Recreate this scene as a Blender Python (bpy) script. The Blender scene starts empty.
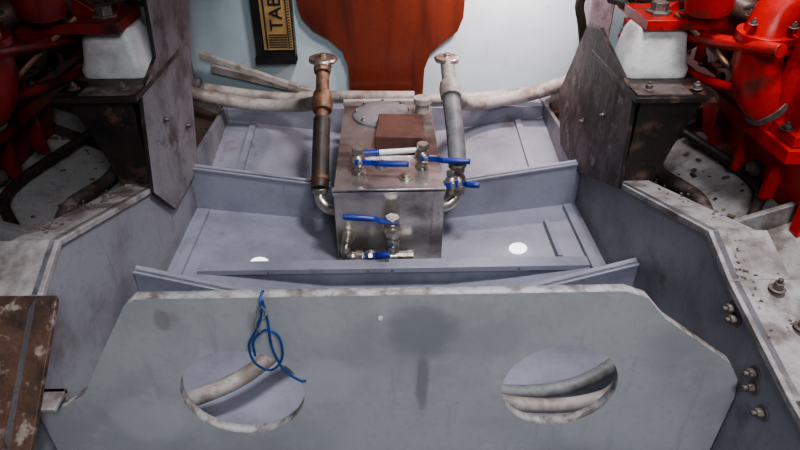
import bpy, bmesh, math, random
from mathutils import Vector, Matrix
random.seed(4)
Z0=1.05
def C(x,y,h): return Vector((x,y,Z0-h))
scn=bpy.context.scene
try:
    scn.view_settings.view_transform='AgX'; scn.view_settings.look='AgX - Medium High Contrast'
except Exception: pass

# ---------------- materials ----------------
def mat(name, base, dark=None, amt=0.5, scale=6, rough=0.5, metal=0.0, rust=0.0, rustcol=(0.12,0.05,0.025), bump=0.15, spots=(), fine=90, emis=0, streak=False, rustscale=9, scuff=0.0, scuffcol=(0.5,0.5,0.5), drips=0.0, dripcol=(0.10,0.07,0.055), soft=0.10, rk=0.85):
    m=bpy.data.materials.new(name); m.use_nodes=True
    nt=m.node_tree; N=nt.nodes; L=nt.links
    b=N['Principled BSDF']; b.inputs['Roughness'].default_value=rough; b.inputs['Metallic'].default_value=metal
    tc=N.new('ShaderNodeTexCoord')
    def noise(s,d=6,stretch=None):
        n=N.new('ShaderNodeTexNoise'); n.inputs['Scale'].default_value=s; n.inputs['Detail'].default_value=d; n.inputs['Roughness'].default_value=0.62
        if stretch:
            mp=N.new('ShaderNodeMapping'); mp.inputs['Scale'].default_value=stretch
            L.new(tc.outputs['Object'],mp.inputs['Vector']); L.new(mp.outputs[0],n.inputs['Vector'])
        else: L.new(tc.outputs['Object'],n.inputs['Vector'])
        return n.outputs['Fac']
    def ramp(f,a,bb):
        r=N.new('ShaderNodeMapRange'); r.inputs['From Min'].default_value=a; r.inputs['From Max'].default_value=bb; r.interpolation_type='SMOOTHSTEP'
        L.new(f,r.inputs['Value']); return r.outputs[0]
    def mul(f,k):
        r=N.new('ShaderNodeMath'); r.operation='MULTIPLY'; L.new(f,r.inputs[0]); 
        if isinstance(k,float): r.inputs[1].default_value=k
        else: L.new(k,r.inputs[1])
        return r.outputs[0]
    def mix(f,a,bb):
        x=N.new('ShaderNodeMix'); x.data_type='RGBA'
        L.new(f,x.inputs[0])
        for v,i in ((a,6),(bb,7)):
            if isinstance(v,tuple): x.inputs[i].default_value=(*v,1)
            else: L.new(v,x.inputs[i])
        return x.outputs[2]
    if dark is None: dark=tuple(c*0.55 for c in base)
    st=(9,9,1.2) if streak else None
    col=mix(mul(ramp(noise(scale,8,st if streak else None) if not streak else noise(1.0*scale/6,8,st),0.42,0.68),float(amt)),base,dark)
    col=mix(mul(ramp(noise(fine,3),0.5,0.8),float(amt*0.6)),col,dark)
    if scuff>0: col=mix(mul(ramp(noise(13.7,10),0.58,0.66),float(scuff)),col,scuffcol)
    if drips>0: col=mix(mul(ramp(noise(1.0,8,(42,42,5)),0.58,0.70),float(drips)),col,dripcol)
    if rust>0:
        n=ramp(noise(rustscale,10),0.70-0.3*rust-soft/2,0.72-0.3*rust+soft/2)
        col=mix(mul(n,float(rk)),col,rustcol)
    for sp in spots:
        p,r,c,k=sp[:4]; zs=sp[4] if len(sp)>4 else 1.0
        mp=N.new('ShaderNodeMapping'); mp.vector_type='POINT'; mp.inputs['Scale'].default_value=(1,1,zs); L.new(tc.outputs['Object'],mp.inputs['Vector'])
        d=N.new('ShaderNodeVectorMath'); d.operation='DISTANCE'
        L.new(mp.outputs[0],d.inputs[0]); d.inputs[1].default_value=(p[0],p[1],p[2]*zs)
        a=N.new('ShaderNodeMath'); a.operation='DIVIDE'; L.new(d.outputs['Value'],a.inputs[0]); a.inputs[1].default_value=r
        b2=N.new('ShaderNodeMath'); b2.operation='ADD'; L.new(a.outputs[0],b2.inputs[0]); L.new(noise(22,6),b2.inputs[1])
        f=ramp(b2.outputs[0],1.5,1.0)
        col=mix(mul(f,float(k)),col,c)
    L.new(col,b.inputs['Base Color'])
    if emis: 
        L.new(col,b.inputs['Emission Color']); b.inputs['Emission Strength'].default_value=emis
    bp=N.new('ShaderNodeBump'); bp.inputs['Strength'].default_value=bump; bp.inputs['Distance'].default_value=0.004
    L.new(noise(35,8),bp.inputs['Height']); L.new(bp.outputs[0],b.inputs['Normal'])
    return m

GREY=mat('grey_bilge_paint',(0.285,0.295,0.36),(0.18,0.183,0.225),0.7,5,0.36,bump=0.12,rust=0.18,rustcol=(0.17,0.15,0.15),drips=0.25,dripcol=(0.15,0.13,0.13))
FRONT=mat('grey_bulkhead_paint',(0.43,0.435,0.44),(0.31,0.315,0.325),0.85,4,0.34,bump=0.08,rust=0.10,rustcol=(0.27,0.25,0.24),scuff=0.4,scuffcol=(0.50,0.505,0.51),drips=0.4,dripcol=(0.28,0.28,0.285),
   spots=[((0.045,0.625,Z0-0.605),0.065,(0.23,0.235,0.25),0.75),((0.05,0.625,Z0-0.72),0.013,(0.22,0.22,0.24),0.8,0.16),((-0.315,0.625,Z0-0.575),0.013,(0.22,0.21,0.21),0.6,0.5),((-0.19,0.625,Z0-0.59),0.012,(0.24,0.24,0.25),0.6,0.3),((0.16,0.625,Z0-0.62),0.05,(0.34,0.345,0.36),0.6),
          ((-0.38,0.625,Z0-0.79),0.07,(0.52,0.53,0.53),0.5),((-0.1,0.625,Z0-0.70),0.06,(0.50,0.51,0.515),0.5)])
EDGE=mat('worn_edge_paint',(0.40,0.40,0.40),(0.15,0.12,0.11),0.95,40,0.6,bump=0.4,rust=0.40,rustcol=(0.13,0.10,0.09),rustscale=22)
GIRD=mat('girder_paint',(0.25,0.255,0.285),(0.13,0.125,0.135),0.85,5,0.38,rust=0.25,rustcol=(0.11,0.085,0.08),bump=0.2,rustscale=8,drips=0.4,dripcol=(0.12,0.10,0.10),rk=0.75,soft=0.16)
FLANGE=mat('girder_flange_dirty',(0.35,0.335,0.34),(0.15,0.125,0.12),0.95,11,0.52,rust=0.42,bump=0.6,rustcol=(0.11,0.08,0.07),rustscale=13,soft=0.16,rk=0.85)
RUSTY=mat('rusty_steel',(0.10,0.052,0.036),(0.03,0.018,0.014),0.95,12,0.6,rust=0.36,rustcol=(0.30,0.25,0.22),bump=0.8,rustscale=34)
BRKT=mat('grimy_black_bracket',(0.028,0.021,0.020),(0.009,0.008,0.008),0.8,10,0.38,rust=0.42,rustcol=(0.14,0.075,0.055),bump=0.7,rustscale=18)
PLATE=mat('corroded_brown_plate',(0.13,0.105,0.10),(0.03,0.02,0.017),1.0,8,0.5,rust=0.50,rustcol=(0.05,0.022,0.015),bump=0.9,rustscale=12,drips=0.7,dripcol=(0.02,0.013,0.011),scuff=0.8,scuffcol=(0.28,0.23,0.21),soft=0.08)
PLATEL=mat('dusty_grey_plate',(0.23,0.22,0.24),(0.09,0.075,0.08),0.9,9,0.5,rust=0.30,rustcol=(0.07,0.045,0.04),bump=0.5,rustscale=12,drips=0.5,dripcol=(0.06,0.045,0.045),soft=0.14)
WALL=mat('white_bulkhead_paint',(0.50,0.61,0.65),(0.37,0.46,0.50),0.6,3,0.25,bump=0.06,rust=0.1,rustcol=(0.35,0.33,0.30),drips=0.2,dripcol=(0.35,0.38,0.38))
HULL=mat('hull_side_paint',(0.34,0.33,0.33),(0.13,0.115,0.105),0.9,5,0.5,rust=0.38,rustcol=(0.10,0.07,0.06),bump=0.6,rustscale=9,soft=0.16)
OILY=mat('oily_bilge_bottom',(0.06,0.045,0.038),(0.02,0.016,0.015),0.9,7,0.3,rust=0.5,rustcol=(0.10,0.045,0.025),bump=0.6)
WOOD=mat('varnished_mahogany',(0.13,0.026,0.013),(0.045,0.011,0.007),0.9,9,0.28,bump=0.05,streak=True)
BLOCK=mat('brown_timber_block',(0.13,0.06,0.045),(0.07,0.035,0.025),0.8,14,0.7,streak=True)
STEEL=mat('stainless_tank_steel',(0.60,0.57,0.55),(0.26,0.22,0.20),0.95,8,0.26,metal=0.8,bump=0.12,rust=0.35,rustcol=(0.18,0.125,0.10),rustscale=6,drips=0.35,soft=0.18,rk=0.75)
FIT=mat('plated_fitting_metal',(0.58,0.54,0.49),(0.22,0.17,0.13),0.9,30,0.3,metal=0.85,bump=0.25,rust=0.2)
BRASS=mat('grimy_bronze',(0.26,0.15,0.095),(0.08,0.045,0.033),0.9,30,0.5,metal=0.5,bump=0.6,rust=0.3)
BLUE=mat('blue_handle_plastic',(0.015,0.035,0.30),(0.01,0.02,0.12),0.5,30,0.35)
BLUEC=mat('blue_cord',(0.015,0.07,0.26),(0.01,0.03,0.10),0.5,60,0.6)
RUB=mat('black_rubber_hose',(0.028,0.022,0.020),(0.07,0.05,0.04),0.7,30,0.5,rust=0.3,rustcol=(0.08,0.045,0.03))
GRUB=mat('grey_hose',(0.20,0.205,0.21),(0.08,0.08,0.08),0.7,30,0.5,rust=0.2,rustcol=(0.1,0.08,0.07))
PIPE=mat('dirty_white_hose',(0.42,0.395,0.37),(0.18,0.14,0.12),0.9,14,0.55,rust=0.40,rustcol=(0.16,0.12,0.10),bump=0.5)
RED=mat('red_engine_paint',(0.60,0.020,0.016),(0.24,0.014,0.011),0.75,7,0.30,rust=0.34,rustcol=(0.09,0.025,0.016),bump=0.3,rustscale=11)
REDD=mat('shaded_red_engine_paint',(0.20,0.014,0.012),(0.045,0.010,0.009),0.9,7,0.36,rust=0.5,rustcol=(0.025,0.016,0.014),bump=0.3)  # darker engine red: left-side shade put into the colour, plus grime
CUP=mat('white_mount_rubber_cover',(0.62,0.63,0.635),(0.32,0.29,0.28),0.75,10,0.45,rust=0.22,rustcol=(0.22,0.18,0.16),bump=0.2)
WHITE=mat('white_plastic',(0.8,0.8,0.8),(0.6,0.6,0.6),0.3,30,0.35)
DISC=mat('glowing_light_patch',(0.95,0.95,0.95),(0.9,0.9,0.9),0.1,30,0.4,emis=1.6)  # self-glowing white standing in for light on the floor
BLACK=mat('black_plastic',(0.012,0.012,0.013),(0.03,0.03,0.03),0.5,20,0.35)
GOLD=mat('gold_label',(0.40,0.27,0.11),(0.24,0.15,0.07),0.8,20,0.4,metal=0.2)
BHOSE=mat('brown_oily_hose',(0.12,0.065,0.045),(0.04,0.025,0.02),0.8,30,0.45)
BOLT=mat('rusty_bolt_steel',(0.20,0.17,0.155),(0.07,0.05,0.04),0.8,50,0.5,metal=0.4,bump=0.5)
DEBRIS=mat('rust_flake_debris',(0.14,0.10,0.08),(0.06,0.045,0.04),0.8,30,0.8,bump=0.6)

# ---------------- builder ----------------
def catmull(pts,n=8):
    pts=[Vector(p) for p in pts]
    if len(pts)<3: return pts
    P=[pts[0]*2-pts[1]]+pts+[pts[-1]*2-pts[-2]]
    out=[]
    for i in range(1,len(P)-2):
        a,b,c,d=P[i-1:i+3]
        for k in range(n):
            t=k/n
            out.append(0.5*((2*b)+(c-a)*t+(2*a-5*b+4*c-d)*t*t+(3*b-a-3*c+d)*t**3))
    out.append(pts[-1]); return out
class B:
    def __init__(s,name): s.name=name; s.bm=bmesh.new(); s.mats=[]
    def mi(s,m):
        if m not in s.mats: s.mats.append(m)
        return s.mats.index(m)
    def prism(s,m,pts,off,edge=None):
        i=s.mi(m); e=s.mi(edge) if edge else i
        off=Vector(off); n=len(pts)
        a=[s.bm.verts.new(Vector(p)) for p in pts]; b=[s.bm.verts.new(Vector(p)+off) for p in pts]
        f=[s.bm.faces.new(a),s.bm.faces.new(b[::-1])]
        for q in f: q.material_index=i
        for k in range(n):
            q=s.bm.faces.new((a[k],a[(k+1)%n],b[(k+1)%n],b[k])); q.material_index=e
    def box(s,m,x0,x1,y0,y1,h0,h1,edge=None):
        s.prism(m,[C(x0,y0,h0),C(x1,y0,h0),C(x1,y0,h1),C(x0,y0,h1)],(0,y1-y0,0),edge)
    def obox(s,m,c,dx,dy,dz,rot=None):
        c=Vector(c); R=rot or Matrix.Identity(3)
        pts=[c+R@Vector((sx*dx/2,sy*dy/2,-dz/2)) for sx,sy in((-1,-1),(1,-1),(1,1),(-1,1))]
        s.prism(m,pts,R@Vector((0,0,dz)))
    def rings(s,m,rings,cap=True):
        i=s.mi(m); R=[[s.bm.verts.new(p) for p in r] for r in rings]
        n=len(R[0])
        for a,b in zip(R,R[1:]):
            for k in range(n):
                q=s.bm.faces.new((a[k],a[(k+1)%n],b[(k+1)%n],b[k])); q.material_index=i
        if cap:
            for r in (R[0],R[-1]):
                q=s.bm.faces.new(r); q.material_index=i
    def tube(s,m,pts,r,seg=12,n=8):
        pts=catmull(pts,n); rr=[]
        t=(pts[1]-pts[0]).normalized(); u=t.orthogonal().normalized()
        for k,p in enumerate(pts):
            t2=(pts[min(k+1,len(pts)-1)]-pts[max(k-1,0)]).normalized()
            u=(u-t2*u.dot(t2)).normalized(); v=t2.cross(u)
            rad=r if not callable(r) else r(k/(len(pts)-1))
            rr.append([p+(u*math.cos(a)+v*math.sin(a))*rad for a in [2*math.pi*j/seg for j in range(seg)]])
        s.rings(m,rr)
    def lathe(s,m,p,ax,prof,seg=20):
        p=Vector(p); t=Vector(ax).normalized(); u=t.orthogonal().normalized(); v=t.cross(u)
        s.rings(m,[[p+t*z+(u*math.cos(a)+v*math.sin(a))*max(r,1e-4) for a in [2*math.pi*j/seg for j in range(seg)]] for z,r in prof])
    def hexbolt(s,m,p,ax,r=0.012,l=0.01):
        s.lathe(m,p,ax,[(0,r*1.6),(0.002,r*1.6)],16)
        s.lathe(m,Vector(p)+Vector(ax).normalized()*0.002,ax,[(0,r),(l,r),(l+0.001,r*0.85)],6)
        s.lathe(m,Vector(p)+Vector(ax).normalized()*0.002,ax,[(0,r*.5),(l*1.8,r*.5)],10)
    def done(s,bevel=0.0015,parent=None):
        bmesh.ops.recalc_face_normals(s.bm,faces=s.bm.faces)
        me=bpy.data.meshes.new(s.name); s.bm.to_mesh(me); s.bm.free()
        for m in s.mats: me.materials.append(m)
        me.polygons.foreach_set('use_smooth',[True]*len(me.polygons)); me.set_sharp_from_angle(angle=math.radians(38))
        o=bpy.data.objects.new(s.name,me); scn.collection.objects.link(o)
        if bevel:
            md=o.modifiers.new('bevel','BEVEL'); md.width=bevel; md.segments=2; md.limit_method='ANGLE'; md.angle_limit=math.radians(50); md.harden_normals=False
        if parent: o.parent=parent
        return o
def plate_y(name,outline,holes,y,t,m,edge):
    cu=bpy.data.curves.new(name,'CURVE'); cu.dimensions='2D'; cu.fill_mode='BOTH'; cu.extrude=t/2
    def spl(pts):
        sp=cu.splines.new('POLY'); sp.points.add(len(pts)-1)
        for q,(x,yy) in zip(sp.points,pts): q.co=(x,yy,0,1)
        sp.use_cyclic_u=True
    spl([(x,-h) for x,h in outline])
    for (x,h,r) in holes: spl([(x+r*math.cos(a),-h+r*math.sin(a)) for a in [2*math.pi*k/64 for k in range(64)]])
    o=bpy.data.objects.new('tmp',cu); scn.collection.objects.link(o)
    dg=bpy.context.evaluated_depsgraph_get()
    me=bpy.data.meshes.new_from_object(o.evaluated_get(dg)); bpy.data.objects.remove(o)
    me.transform(Matrix.Translation((0,y+t/2,Z0))@Matrix.Rotation(math.pi/2,4,'X'))
    bm=bmesh.new(); bm.from_mesh(me); bmesh.ops.remove_doubles(bm,verts=bm.verts,dist=1e-5); bmesh.ops.recalc_face_normals(bm,faces=bm.faces)
    bm.to_mesh(me); bm.free()
    me.materials.clear(); me.materials.append(m); me.materials.append(edge)
    for p in me.polygons: p.material_index=0 if abs(p.normal.y)>0.7 else 1
    ob=bpy.data.objects.new(name,me); scn.collection.objects.link(ob); return ob

G=0.55
# ---------------- room ----------------
b=B('wall_back'); b.box(WALL,-1.6,1.6,2.06,2.10,1.02,-0.75); b.done(0)
for nm,s in (('wall_left',-1),('wall_right',1)):
    b=B(nm); b.prism(HULL,[C(s*1.5,-0.3,0.5),C(s*1.5,2.06,0.5),C(s*1.5,2.06,-0.75),C(s*1.5,-0.3,-0.75)],(s*0.03,0,0)); b.done(0)
b=B('floor')
ys=[0.1,0.6,1.0,1.5,1.95,2.06]; 
def fo(y): return 0.93 if y<=1.5 else 0.93-(y-1.5)/0.45*0.065
def fc(y): return 1.0 if y<=1.5 else 1.0-(y-1.5)/0.45*0.06
def fh(x,y): return fc(y)+(fo(y)-fc(y))*abs(x)/G
def ph(x,y):
    a=abs(x)
    if a<=G: return 1.0 if a<0.2 and y<1.5 else fh(x,y)
    return 0.86-(a-G)*0.46
xs=[-1.5,-0.92,-G-0.001,-G,-0.15,0.15,G,G+0.001,0.92,1.5]
i=b.mi(GREY); j=b.mi(HULL); jo=b.mi(OILY)
V=[[b.bm.verts.new(C(x,y,ph(x,y))) for x in xs] for y in ys]
for r in range(len(ys)-1):
    for c in range(len(xs)-1):
        q=b.bm.faces.new((V[r][c],V[r][c+1],V[r+1][c+1],V[r+1][c]))
        q.material_index=i if 2<c<6 else (jo if (c in(0,8) or r>=3) else j)
b.done(0)
b=B('back_ledge'); b.box(GREY,-G+0.001,G-0.001,1.95,2.058,0.825,1.0); b.done(0.002)
b=B('left_light_blocker'); b.prism(HULL,[C(-1.5,0.15,-0.16),C(-0.42,0.15,-0.16),C(-0.30,0.70,-0.16),C(-0.12,0.9,-0.16),C(-0.12,2.06,-0.16),C(-1.5,2.06,-0.16)],(0,0,0.04)); b.done(0)  # added panel out of view, shaped to keep light off the left side

# ---------------- girders ----------------
for s in (-1,1):
    b=B('longitudinal_girder')
    if s<0: top=[(0.2,1.0),(0.55,0.755),(0.733,0.618),(0.825,0.577),(1.21,0.705),(1.5,0.80),(2.055,0.82)]
    else: top=[(0.2,0.70),(0.53,0.655),(0.733,0.61),(0.825,0.577),(1.21,0.705),(1.5,0.80),(2.055,0.82)]
    pts=[C(s*G,y,h) for y,h in top]+[C(s*G,2.055,0.90),C(s*G,1.5,0.94),C(s*G,0.2,1.02)]
    b.prism(GIRD,pts,(s*0.012,0,0))
    for k,((y0,h0),(y1,h1)) in enumerate(zip(top[:5],top[1:6])):
        wd=0.15 if k<2 else (0.095 if k==2 else 0.075)
        m=FLANGE if (s>0 or k>=2) else RUSTY
        inn=0.03 if (s<0 and k<2) else 0.006
        b.prism(m,[C(s*(G-inn),y0,h0),C(s*(G+wd),y0,h0),C(s*(G+wd),y1,h1),C(s*(G-inn),y1,h1)],(0,0,-0.012))
    if s>0:
        b.prism(GIRD,[C(s*(G+0.145),0.2,0.71),C(s*(G+0.145),0.733,0.622),C(s*(G+0.145),0.733,0.8),C(s*(G+0.145),0.2,0.8)],(-s*0.01,0,0))
        for (y,h) in ((0.69,0.655),(0.705,0.645),(0.60,0.71),(0.61,0.69),(0.565,0.725)):
            b.hexbolt(BOLT,C(s*G,y,h),(-s,0,0),0.008,0.009)
        for (y,x) in ((0.71,0.06),(0.64,0.065)):
            b.hexbolt(BOLT,C(s*(G+x),y,0.611+(0.733-y)*0.22-0.006),(0,0,1),0.008,0.010)
    b.done(0.0015)
    b=B('hull_rib')
    for y in (1.05,1.55,1.95):
        b.prism(HULL,[C(s*0.57,y,0.85),C(s*1.05,y,0.63),C(s*1.05,y,0.60),C(s*0.57,y,0.78)],(0,0.014,0))
    b.done(0.001)
    b=B('hull_side_hose')
    b.tube(PLATE,[C(s*0.72,1.07,0.76),C(s*0.74,1.2,0.745),C(s*0.70,1.35,0.75),C(s*0.72,1.53,0.74)],0.016)
    b.tube(RUB,[C(s*0.80,1.08,0.73),C(s*0.86,1.2,0.70),C(s*0.80,1.5,0.70)],0.012)
    b.done(0)

b=B('rust_debris')
for k in range(150):
    s=1 if random.random()<0.7 else -1
    x=random.uniform(0.60,0.98); y=random.uniform(1.07,1.53)
    R=Matrix.Rotation(random.uniform(0,6),3,'Z')@Matrix.Rotation(random.uniform(-.4,.4),3,'X')
    q=random.uniform(0.003,0.012)
    b.obox(DEBRIS if random.random()<0.7 else PLATE,C(s*x,y,ph(x,y)-0.003),q,q*random.uniform(.5,2.2),q*0.4,R)
tp=[(0.2,0.70),(0.53,0.655),(0.733,0.61),(0.825,0.577),(1.21,0.705)]
for k in range(90):
    s=random.choice((-1,1)); y=random.uniform(0.83,1.20) if s<0 else random.uniform(0.60,1.20)
    for (a,ha),(c,hc) in zip(tp,tp[1:]):
        if a<=y<=c: h=ha+(hc-ha)*(y-a)/(c-a)
    q=random.uniform(0.0015,0.005)
    b.obox(DEBRIS,C(s*random.uniform(0.56,0.62),y,h-0.013),q,q*random.uniform(.5,2),q*0.5,Matrix.Rotation(random.uniform(0,6),3,'Z'))
b.done(0)

# ---------------- V frames + cross board ----------------
for (y,ho,hi,xi) in ((1.03,0.805,0.90,0.24),(1.48,0.795,0.885,0.0)):
    b=B('floor_frame')
    for s in (-1,1):
        xi2=xi if xi else 0.002
        b.prism(GREY,[C(s*G,y,ho),C(s*xi2,y,hi),C(s*xi2,y,1.0),C(s*G,y,fo(y)+0.005)],(0,0.010,0),)
        b.prism(GREY,[C(s*G,y-0.004,ho),C(s*xi2,y-0.004,hi),C(s*xi2,y-0.004,hi+0.006),C(s*G,y-0.004,ho+0.006)],(0,0.026,0))
    b.done(0.001)
b=B('cross_floor_board')
b.box(GREY,-0.475,0.547,1.205,1.217,0.945,1.0)
b.box(GREY,-0.475,0.547,1.186,1.224,0.930,0.945)
for x in (-0.30,-0.05,0.01,0.33): b.lathe(BOLT,C(x,1.186,0.938),(0,-1,0),[(0,0.004),(0.002,0.003)],8)
b.done(0.002)
b=B('floor_stringer')
for s in (-1,1):
    for (y0,y1,xa,xb) in ((1.06,1.465,0.51,0.532),(1.52,1.94,0.45,0.47)):
        b.prism(GREY,[C(s*xa,y0,fh(xa,y0)-0.012),C(s*xb,y0,fh(xb,y0)-0.012),C(s*xb,y1,fh(xb,y1)-0.012),C(s*xa,y1,fh(xa,y1)-0.012)],(0,0,-0.02))
b.prism(GREY,[C(0.44,1.23,0.93),C(0.452,1.23,0.93),C(0.452,1.40,0.93),C(0.44,1.40,0.93)],(0,0,-0.03))
b.done(0.001)
for x,y in ((0.35,1.295),(-0.335,1.25)):  # round patches of light on the bilge floor, modelled as glowing discs
    b=B('light_patch_disc'); n=Vector((-0.127*(1 if x>0 else -1),0,1)).normalized()
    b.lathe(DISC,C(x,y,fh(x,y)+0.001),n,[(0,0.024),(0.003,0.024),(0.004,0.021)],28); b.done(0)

# ---------------- front bulkhead ----------------
out=[(-0.345,0.537),(0.328,0.537),(0.36,0.550),(0.395,0.59),(0.518,0.684),(0.54,0.72),(0.548,0.76),(0.548,0.97),(-0.548,0.97),(-0.548,0.765),(-0.50,0.75),(-0.463,0.722),(-0.445,0.69),(-0.413,0.635),(-0.362,0.550)]
fb=plate_y('front_bulkhead',out,[(-0.226,0.731,0.094),(0.263,0.729,0.090)],0.625,0.016,FRONT,EDGE)
b=B('corner_bracket_tab'); b.box(FLANGE,-0.55,-0.50,0.60,0.641,0.728,0.736); b.box(FLANGE,-0.55,-0.50,0.633,0.641,0.728,0.765); b.done()
b=B('bulkhead_screw'); b.lathe(WHITE,C(-0.012,0.626,0.578),(0,-1,0),[(0,0.004),(0.004,0.003)],10); b.done(0)
b=B('bilge_hose')
b.tube(PIPE,[C(-0.50,0.72,0.915),C(-0.30,0.80,0.90),C(-0.16,0.92,0.88),C(0.0,0.95,0.94)],0.016)
b.tube(PIPE,[C(0.10,0.80,0.93),C(0.25,0.74,0.91),C(0.38,0.745,0.91),C(0.52,0.80,0.90)],0.014)
b.tube(GRUB,[C(0.08,0.86,0.96),C(0.24,0.80,0.945),C(0.38,0.80,0.92),C(0.52,0.88,0.90)],0.014)
b.done(0)

b=B('blue_cord_loop')
y=0.618
x0=-0.172
b.tube(FIT,[C(x0,0.612,0.540),C(x0+0.006,0.612,0.553),C(x0,0.614,0.565),C(x0-0.006,0.612,0.553),C(x0,0.612,0.540)],0.0018)
b.tube(FIT,[C(x0-0.004,0.612,0.556),C(x0-0.012,0.612,0.575),C(x0-0.006,0.612,0.59)],0.0016)
b.tube(BLUEC,[C(x0,y-.004,0.533),C(x0-0.002,y-.006,0.56),C(x0-0.012,y-.006,0.585),C(x0-0.026,y-.006,0.615),C(x0-0.022,y-.006,0.65),C(x0+0.0,y-.006,0.665),C(x0+0.018,y-.006,0.64),C(x0+0.018,y-.006,0.60),C(x0+0.002,y-.006,0.585),C(x0-0.018,y-.006,0.605),C(x0-0.02,y-.006,0.635)],0.0018,8)
b.tube(BLUEC,[C(x0+0.003,y-.004,0.533),C(x0+0.006,y-.006,0.57),C(x0+0.006,y-.006,0.62),C(x0+0.018,y-.006,0.665),C(x0+0.038,y-.006,0.688),C(x0+0.048,y-.006,0.69)],0.0018,8)
b.tube(BLUEC,[C(x0,0.645,0.55),C(x0,0.633,0.533),C(x0,0.614,0.534),C(x0,0.612,0.545)],0.0018,8)
b.done(0)

# ---------------- tank ----------------
b=B('stainless_steel_tank')
b.box(STEEL,-0.135,0.145,1.30,1.84,0.77,1.0)
b.box(STEEL,-0.139,0.149,1.296,1.31,0.766,0.775)
b.box(STEEL,-0.137,0.147,1.47,1.476,0.764,0.772)
b.box(STEEL,-0.137,0.147,1.296,1.302,0.77,0.785)
b.lathe(PLATEL,C(-0.01,1.76,0.77),(0,0,1),[(0,0.095),(0.006,0.095),(0.014,0.085),(0.018,0.03)],32)
for k in range(8):
    a=k*math.pi/4; b.hexbolt(FIT,C(-0.01+0.083*math.cos(a),1.76+0.083*math.sin(a),0.758),(0,0,1),0.005,0.005)
b.lathe(PIPE,C(0.115,1.78,0.77),(0,0,1),[(0,0.022),(0.03,0.022),(0.032,0.028),(0.05,0.028),(0.052,0.015)],18)
b.box(PIPE,-0.14,0.15,1.865,1.885,0.765,0.785)
b.done(0.003)
b=B('timber_block'); R=Matrix.Rotation(math.radians(-4),3,'Z')
b.obox(BLOCK,C(0.04,1.60,0.75),0.135,0.16,0.04,R); b.done(0.003)
b=B('marker_pen'); p0=C(-0.07,1.475,0.757); p1=C(0.115,1.495,0.757); d=(p1-p0)
b.lathe(BLUE,p0,d,[(0,0.004),(0.003,0.0085),(0.05,0.009)],16)
b.lathe(WHITE,p0+d*0.26,d,[(0,0.0078),(0.105,0.0078)],16)
b.lathe(BLUE,p0+d*0.82,d,[(0,0.0082),(0.03,0.008),(0.033,0.004)],16); b.done(0)

def ball_valve(p,ax,hd,hl=0.10,sc=1.0,stem=(0,0,1)):
    b=B('ball_valve'); p=Vector(p); t=Vector(ax).normalized(); st=Vector(stem).normalized(); hd=Vector(hd).normalized()
    r=0.016*sc
    b.lathe(FIT,p-t*0.035*sc,t,[(0,r*1.0),(0.014*sc,r*1.0),(0.0141*sc,r*0.85),(0.02*sc,r*0.9)],6)
    b.lathe(FIT,p-t*0.018*sc,t,[(0,r*0.8),(0.006*sc,r*1.15),(0.018*sc,r*1.25),(0.03*sc,r*1.15),(0.036*sc,r*0.8)],18)
    b.lathe(FIT,p+t*0.018*sc,t,[(0,r*0.85),(0.004*sc,r),(0.018*sc,r)],6)
    b.lathe(FIT,p,st,[(0,r*.6),(0.026*sc,r*.6),(0.028*sc,r*.35),(0.036*sc,r*.35)],12)
    h=p+st*0.03*sc; w=st.cross(hd).normalized()
    q=[h-hd*0.012,h+hd*hl*0.25,h+hd*hl*0.38+st*0.01,h+hd*hl+st*0.012]
    for a,c in zip(q,q[1:]):
        e=(c-a)*0.03
        b.prism(BLUE,[a-w*0.007-e,a+w*0.007-e,c+w*0.007+e,c-w*0.007+e],st*0.004)
    b.tube(BLUE,[q[2],q[2]*0.5+q[3]*0.5+st*0.001,q[3]],lambda t:0.0075+0.001*math.sin(t*3.1),10)
    b.lathe(FIT,h+st*0.003,st,[(0,0.007),(0.006,0.007)],6)
    return b
b=B('drain_pipework')
b.lathe(FIT,C(-0.105,1.30,0.905),(0,-1,0),[(0,0.022),(0.006,0.022),(0.0061,0.015),(0.03,0.015)],18)
b.tube(FIT,[C(-0.105,1.275,0.905),C(-0.108,1.252,0.912),C(-0.108,1.250,0.928),C(-0.095,1.25,0.94),C(-0.07,1.25,0.94)],0.0135)
b.lathe(FIT,C(-0.085,1.25,0.94),(1,0,0),[(0,0.018),(0.018,0.018)],8)
b.tube(FIT,[C(-0.09,1.25,0.94),C(0.03,1.25,0.94)],0.011)
b.lathe(FIT,C(-0.01,1.25,0.94),(1,0,0),[(0,0.018),(0.035,0.018),(0.036,0.013),(0.06,0.013),(0.061,0.016),(0.075,0.016)],12)
b.tube(FIT,[C(0.012,1.25,0.94),C(0.012,1.25,0.88)],0.013)
b.lathe(FIT,C(0.012,1.25,0.925),(0,0,1),[(0,0.017),(0.02,0.017)],6)
b.done(0.0008)
ball_valve(C(0.012,1.25,0.86),(0,0,1),(-1,0,0.08),0.12,1.15,(0,-0.35,1)).done(0.0006)
ball_valve(C(-0.045,1.25,0.94),(1,0,0),(1,-0.1,0.1),0.05,0.9,(0,-0.6,0.5)).done(0.0006)
ball_valve(C(-0.075,1.40,0.737),(0,0,1),(1,-0.05,0),0.12,1.0,(0.2,-1,0.25)).done(0.0006)
ball_valve(C(0.095,1.42,0.737),(0,0,1),(1,-0.1,0),0.11,1.0,(0.2,-1,0.2)).done(0.0006)
b=B('tank_top_fitting')
for x,y in ((-0.075,1.40),(0.095,1.42),(-0.015,1.43),(0.05,1.36)):
    b.lathe(FIT,C(x,y,0.77),(0,0,1),[(0,0.019),(0.005,0.019),(0.0051,0.012),(0.012,0.012)],16)
b.done(0.0005)
b=B('riser_hose')
b.tube(FIT,[C(-0.135,1.36,0.868),C(-0.16,1.37,0.866),C(-0.178,1.385,0.852),C(-0.181,1.40,0.83)],0.016)
b.lathe(FIT,C(-0.18,1.398,0.835),(0,0.3,1),[(0,0.021),(0.014,0.021)],8)
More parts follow.
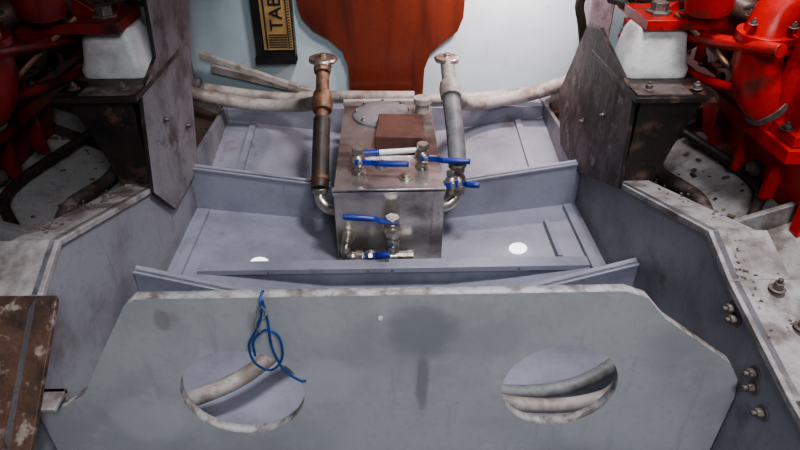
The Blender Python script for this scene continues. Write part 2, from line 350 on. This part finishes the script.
b.tube(RUB,[C(-0.181,1.40,0.825),C(-0.182,1.50,0.76),C(-0.181,1.58,0.70)],0.024)
b.lathe(BRASS,C(-0.181,1.42,0.812),C(-0.181,1.58,0.70)-C(-0.181,1.44,0.80),[(0,0.0255),(0.012,0.0255)],18)
b.tube(BRASS,[C(-0.181,1.57,0.705),C(-0.183,1.66,0.65),C(-0.183,1.72,0.60)],0.019)
dd=C(-0.183,1.72,0.60)-C(-0.181,1.58,0.70)
b.lathe(BRASS,C(-0.181,1.60,0.685),dd,[(0,0.028),(0.03,0.031),(0.06,0.026),(0.062,0.02)],12)
b.lathe(BRASS,C(-0.183,1.70,0.61),dd,[(0,0.024),(0.02,0.027),(0.045,0.02)],8)
b.lathe(FIT,C(-0.183,1.735,0.588),(0,0,1),[(0,0.04),(0.007,0.044),(0.014,0.04),(0.016,0.01),(0.024,0.01)],9)
b.done(0.001)
b=B('riser_hose')
b.tube(FIT,[C(0.145,1.36,0.860),C(0.168,1.37,0.858),C(0.186,1.385,0.845),C(0.19,1.39,0.82)],0.016)
b.lathe(FIT,C(0.19,1.392,0.83),(0,0.1,1),[(0,0.021),(0.014,0.021)],8)
b.tube(FIT,[C(0.19,1.395,0.83),C(0.19,1.42,0.77)],0.015)
b.tube(GRUB,[C(0.19,1.42,0.77),C(0.19,1.50,0.72),C(0.186,1.62,0.66)],0.025)
b.tube(PIPE,[C(0.186,1.61,0.665),C(0.184,1.68,0.62),C(0.182,1.72,0.59)],0.021)
dd=C(0.182,1.72,0.59)-C(0.186,1.60,0.66)
b.lathe(PIPE,C(0.186,1.62,0.655),dd,[(0,0.030),(0.03,0.032),(0.05,0.028)],12)
b.lathe(FIT,C(0.182,1.735,0.59),(0,0,1),[(0,0.036),(0.007,0.04),(0.014,0.036),(0.016,0.01),(0.024,0.01)],9)
b.done(0.001)
ball_valve(C(0.19,1.395,0.80),(0,0.3,1),(1,-0.2,0.05),0.05,1.1,(0,-1,0.3)).done(0.0006)
ball_valve(C(0.172,1.385,0.80),(0,0.3,1),(-1,-0.2,0.02),0.06,0.9,(0,-1,0.3)).done(0.0006)

# back hoses
b=B('coolant_hose')
b.tube(PIPE,[C(-0.70,1.85,0.70),C(-0.57,1.86,0.745),C(-0.42,1.90,0.79),C(-0.28,1.86,0.775),C(-0.19,1.68,0.69)],0.022)
b.tube(PIPE,[C(-0.62,1.98,0.76),C(-0.4,2.0,0.80),C(-0.15,2.0,0.80),C(0.10,1.99,0.80)],0.018)
b.done(0)
b=B('coolant_hose')
b.tube(PIPE,[C(0.19,1.68,0.67),C(0.27,1.86,0.775),C(0.38,1.92,0.79),C(0.50,1.90,0.755),C(0.60,1.86,0.70),C(0.70,1.82,0.64)],0.024)
b.tube(PIPE,[C(0.12,1.96,0.80),C(0.28,1.97,0.80),C(0.42,1.97,0.79),C(0.56,1.94,0.76)],0.018)
b.done(0)
b=B('loose_plank')
b.prism(PIPE,[C(-0.60,2.03,0.70),C(-0.22,2.03,0.80),C(-0.22,2.03,0.825),C(-0.60,2.03,0.725)],(0,0.022,0))
b.prism(PIPE,[C(-0.62,1.99,0.64),C(-0.30,1.99,0.76),C(-0.30,1.99,0.78),C(-0.62,1.99,0.66)],(0,0.02,0))
b.done()

wood=[(-0.30,0.20),(-0.286,0.50),(-0.275,0.545),(-0.24,0.585),(-0.19,0.615),(-0.145,0.655),(-0.128,0.71),(-0.126,0.815),(0.132,0.815),(0.136,0.72),(0.155,0.665),(0.20,0.625),(0.245,0.59),(0.262,0.545),(0.275,0.20)]
plate_y('mahogany_panel',wood,[],2.037,0.022,WOOD,WOOD)
b=B('battery_label_box')
b.box(BLACK,-0.435,-0.303,2.015,2.055,0.38,0.685)
b.box(GOLD,-0.405,-0.308,2.010,2.016,0.385,0.640)
b.box(BLACK,-0.44,-0.303,2.010,2.055,0.665,0.69)
b.box(BLACK,-0.395,-0.39,2.008,2.011,0.39,0.635); b.box(BLACK,-0.322,-0.319,2.008,2.011,0.39,0.635)
for k in range(6): b.box(BLACK,-0.385,-0.325,2.008,2.011,0.628-0.008*k,0.631-0.008*k)
for k in range(26): b.box(BLACK,-0.317,-0.310,2.008,2.011,0.63-0.009*k,0.632-0.009*k)
lab=b.done(0.0)
t=bpy.data.curves.new('label_text','FONT'); t.body='TAB 12V'; t.size=0.06; t.extrude=0.001
to=bpy.data.objects.new('label_text',t); scn.collection.objects.link(to); to.location=C(-0.335,2.008,0.575); to.rotation_euler=(math.pi/2,-math.pi/2,0); t.materials.append(BLACK); to.parent=lab

# ---------------- engine mount brackets ----------------
for s,dy in ((-1,0.0),(1,-0.03)):
    b=B('engine_mount_bracket')
    if s<0: pts=[(1.20,0.71),(1.27,0.50),(1.40,0.46),(1.45,0.15),(1.84,0.15),(1.73,0.41),(1.60,0.62),(1.52,0.82),(1.3,0.82)]
    else: pts=[(1.19,0.71),(1.22,0.50),(1.50,0.43),(1.60,0.45),(1.76,0.70),(1.66,0.83),(1.5,0.83)]
    b.prism(PLATE if s>0 else PLATEL,[C(s*(G-0.004),y,h) for y,h in pts],(-s*0.010,0,0),BRKT)
    b.prism(BRKT,[C(s*0.56,1.26+dy,0.51),C(s*0.70,1.26+dy,0.51),C(s*0.66,1.26+dy,0.62),C(s*0.62,1.26+dy,0.77),C(s*0.56,1.26+dy,0.75)],(0,0.012,0))
    b.prism(BRKT,[C(s*0.60,1.50+dy,0.50),C(s*0.72,1.50+dy,0.50),C(s*0.72,1.50+dy,0.80),C(s*0.60,1.50+dy,0.80)],(0,0.012,0))
    b.box(BRKT,min(s*0.535,s*0.715),max(s*0.535,s*0.715),1.23+dy,1.56+dy,0.492,0.504)
    b.box(PLATE,min(s*0.54,s*0.66),max(s*0.54,s*0.66),1.24+dy,1.30+dy,0.487,0.492)
    for x,y in ((0.575,1.27),(0.68,1.27)): b.hexbolt(BOLT,C(s*x,y+dy,0.487),(0,0,1),0.008,0.008)
    for y,h in ((1.36,0.60),(1.50,0.68)): b.hexbolt(BOLT,C(s*(G-0.014),y,h),(-s,0,0),0.006,0.006)
    b.done(0.0015)
    b=B('hull_stanchion'); b.box(PLATEL,min(s*0.66,s*0.74),max(s*0.66,s*0.74),1.97,2.03,0.0,0.80); b.box(PLATEL,min(s*0.64,s*0.76),max(s*0.64,s*0.76),1.966,2.035,0.74,0.76); b.done(0.004)
    b=B('engine_mount')
    cx,cy=s*0.622,1.41+dy
    def rr(w,d,h,r=0.03):
        out=[]
        for qx,qy,a0 in ((1,1,0),(-1,1,90),(-1,-1,180),(1,-1,270)):
            for k in range(6):
                a=math.radians(a0+k*18); out.append(C(cx+qx*(w/2-r)+r*math.cos(a),cy+qy*(d/2-r)+r*math.sin(a),h))
        return out
    b.rings(CUP,[rr(0.155,0.13,0.492),rr(0.158,0.132,0.475),rr(0.145,0.12,0.46),rr(0.125,0.105,0.40),rr(0.11,0.09,0.385),rr(0.08,0.07,0.385,0.02)])
    b.done(0.001)

# ---------------- engines ----------------
def engine(s,red,body,off):
    b=B('marine_diesel_engine')
    def K(x,y,h): return C(s*(x+off),y,h)
    def bx(m,a,c,y0,y1,h0,h1,o=None):
        o=off if o is None else o
        x0,x1=sorted((s*(a+o),s*(c+o))); b.box(m,x0,x1,y0,y1,h0,h1)
    def cyl(m,p,ax,prof,seg=22): b.lathe(m,K(*p),(s*ax[0],ax[1],ax[2]),prof,seg)
    def bolt(p,ax,r=0.009,l=0.008): b.hexbolt(BOLT,K(*p),(s*ax[0],ax[1],ax[2]),r,l)
    bx(red,0.575,0.95,1.32,1.47,0.362,0.384,0)
    b.prism(red,[C(s*0.64,1.40,0.362),C(s*0.95,1.40,0.362),C(s*0.95,1.40,0.22),C(s*0.78,1.40,0.26)],(0,0.02,0))
    b.prism(red,[C(s*0.70,1.325,0.384),C(s*0.95,1.325,0.384),C(s*0.95,1.325,0.50),C(s*0.86,1.325,0.46)],(0,0.018,0))
    b.lathe(BOLT,C(s*0.622,1.385,0.362),(0,0,1),[(0,0.03),(0.005,0.03),(0.0051,0.02),(0.024,0.02)],6)
    b.hexbolt(BOLT,C(s*0.70,1.35,0.362),(0,0,1),0.011,0.012); b.hexbolt(BOLT,C(s*0.74,1.43,0.362),(0,0,1),0.011,0.012)
    bx(body,0.88,1.36,1.08,2.02,-0.05,0.545)
    bx(red,0.855,1.38,1.05,2.03,0.545,0.575)
    bx(red,0.865,1.38,1.06,2.03,0.52,0.542)
    for k in range(10): bolt((0.868,1.10+k*0.095,0.52),(0,0,1))
    for k in range(5):
        bx(red,0.86,0.885,1.14+k*0.19,1.165+k*0.19,0.05,0.52)
    for k in range(4):
        cyl(red,(0.88,1.245+k*0.19,0.445),(-1,0,0),[(0,0.062),(0.010,0.062),(0.012,0.05),(0.022,0.048),(0.024,0.015)],26)
        for q in range(4):
            a=q*math.pi/2+.78; bolt((0.87,1.245+k*0.19+0.053*math.cos(a),0.445+0.053*math.sin(a)),(-1,0,0),0.005,0.005)
    b.prism(body,[K(0.89,1.02,0.575),K(1.36,1.02,0.575),K(1.34,1.02,0.72),K(0.93,1.02,0.72)],(0,0.48,0))
    b.prism(body,[K(0.90,1.50,0.575),K(1.36,1.50,0.575),K(1.34,1.50,0.63),K(0.93,1.50,0.63)],(0,0.5,0))
    bx(red,0.905,1.36,1.0,1.03,0.57,0.72)
    cyl(BOLT,(0.91,1.20,0.665),(-1,0,0.2),[(0,0.022),(0.008,0.022),(0.0081,0.014),(0.022,0.014)],6)
    for k in range(3): bx(red,0.885,0.915,1.12+k*0.13,1.132+k*0.13,0.575,0.70)
    cyl(red,(0.80,1.47,0.43),(0,1,0),[(0,0.03),(0.002,0.05),(0.012,0.055),(0.014,0.047),(0.17,0.047),(0.171,0.053),(0.19,0.053),(0.2,0.03)],28)
    cyl(BLACK,(0.80,1.50,0.365),(0,1,0),[(0,0.02),(0.002,0.027),(0.12,0.027),(0.122,0.015)],20)
    bx(red,0.80,0.88,1.60,1.64,0.36,0.49)
    b.tube(red,[K(0.99,1.22,0.20),K(0.88,1.22,0.27),K(0.825,1.20,0.36),K(0.835,1.19,0.46),K(0.90,1.18,0.53)],0.046,18)
    cyl(red,(0.825,1.20,0.35),(0.05,0.05,-1),[(0,0.058),(0.016,0.058)],24)
    cyl(red,(0.826,1.20,0.37),(0.05,0.05,-1),[(0,0.056),(0.014,0.056)],24)
    for q in range(4):
        a=q*math.pi/2+.4; bolt((0.825+0.05*math.cos(a),1.20+0.05*math.sin(a),0.333),(0,0,1),0.006,0.006)
    cyl(BOLT,(0.865,1.185,0.50),(0.7,-0.1,-0.6),[(0,0.050),(0.014,0.050)],24)
    cyl(red,(0.74,1.30,0.29),(-0.2,-0.2,1),[(-0.05,0.03),(-0.045,0.048),(0.0,0.052),(0.02,0.05),(0.03,0.036),(0.06,0.036)],24)
    cyl(red,(0.70,1.58,0.36),(-1,0,0.1),[(-0.12,0.03),(0.0,0.03),(0.002,0.045),(0.016,0.045),(0.018,0.02)],20)
    b.tube(red,[K(0.68,1.62,0.40),K(0.72,1.50,0.42),K(0.76,1.32,0.40),K(0.80,1.10,0.36)],0.014)
    b.tube(red,[K(0.72,1.68,0.50),K(0.76,1.55,0.52),K(0.80,1.40,0.515),K(0.86,1.28,0.51)],0.012)
    b.tube(BHOSE,[K(0.69,1.60,0.36),K(0.73,1.45,0.345),K(0.80,1.33,0.33),K(0.86,1.26,0.345),K(0.95,1.15,0.30)],0.027,14)
    b.tube(BHOSE,[K(0.80,1.05,0.24),K(0.86,1.08,0.34),K(0.95,1.08,0.42)],0.026,14)
    b.tube(RUB,[K(0.66,1.66,0.40),K(0.70,1.50,0.38),K(0.76,1.35,0.355),K(0.88,1.22,0.30)],0.009,10)
    b.tube(RUB,[C(s*0.60,1.50,0.36),C(s*0.58,1.46,0.30),C(s*0.62,1.45,0.24),C(s*0.72,1.5,0.22)],0.012,10)
    b.tube(BRASS,[K(0.70,1.35,0.355),K(0.78,1.30,0.42),K(0.82,1.25,0.46),K(0.87,1.24,0.50)],0.006,8)
    return b.done(0.003)
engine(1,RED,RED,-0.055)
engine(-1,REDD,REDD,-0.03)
b=B('black_cable_loop')
b.tube(RUB,[C(0.60,1.75,0.60),C(0.56,1.72,0.48),C(0.545,1.72,0.42),C(0.575,1.72,0.36),C(0.64,1.7,0.33)],0.013,10)
b.done(0)

# ---------------- lights ----------------
def area(name,loc,tgt,size,e,col):
    l=bpy.data.lights.new(name,'AREA'); l.energy=e; l.size=size; l.color=col
    o=bpy.data.objects.new(name,l); scn.collection.objects.link(o); o.location=loc
    o.rotation_euler=(Vector(tgt)-Vector(loc)).to_track_quat('-Z','Y').to_euler()
area('hatch_light',C(0.50,0.85,-1.2),C(0.35,1.3,0.9),0.30,36,(1.0,0.96,0.97))
area('front_fill_light',C(0.25,-0.55,-0.65),C(0.0,0.65,0.85),0.5,18,(0.94,0.96,1.0))  # added fill behind the camera to brighten the front bulkhead
area('work_lamp',C(0.40,1.80,0.22),C(0.37,2.06,0.50),0.08,6.5,(1.0,0.76,0.74))
w=bpy.data.worlds.new('World'); scn.world=w; w.use_nodes=True
w.node_tree.nodes['Background'].inputs[0].default_value=(0.78,0.86,1.0,1); w.node_tree.nodes['Background'].inputs[1].default_value=0.10

cam=bpy.data.cameras.new('Camera'); co=bpy.data.objects.new('Camera',cam); scn.collection.objects.link(co)
cam.lens=27; cam.sensor_width=36; co.location=(0,0,Z0); co.rotation_euler=(math.radians(56),0,math.radians(-1.43)); cam.clip_start=0.02
scn.camera=co
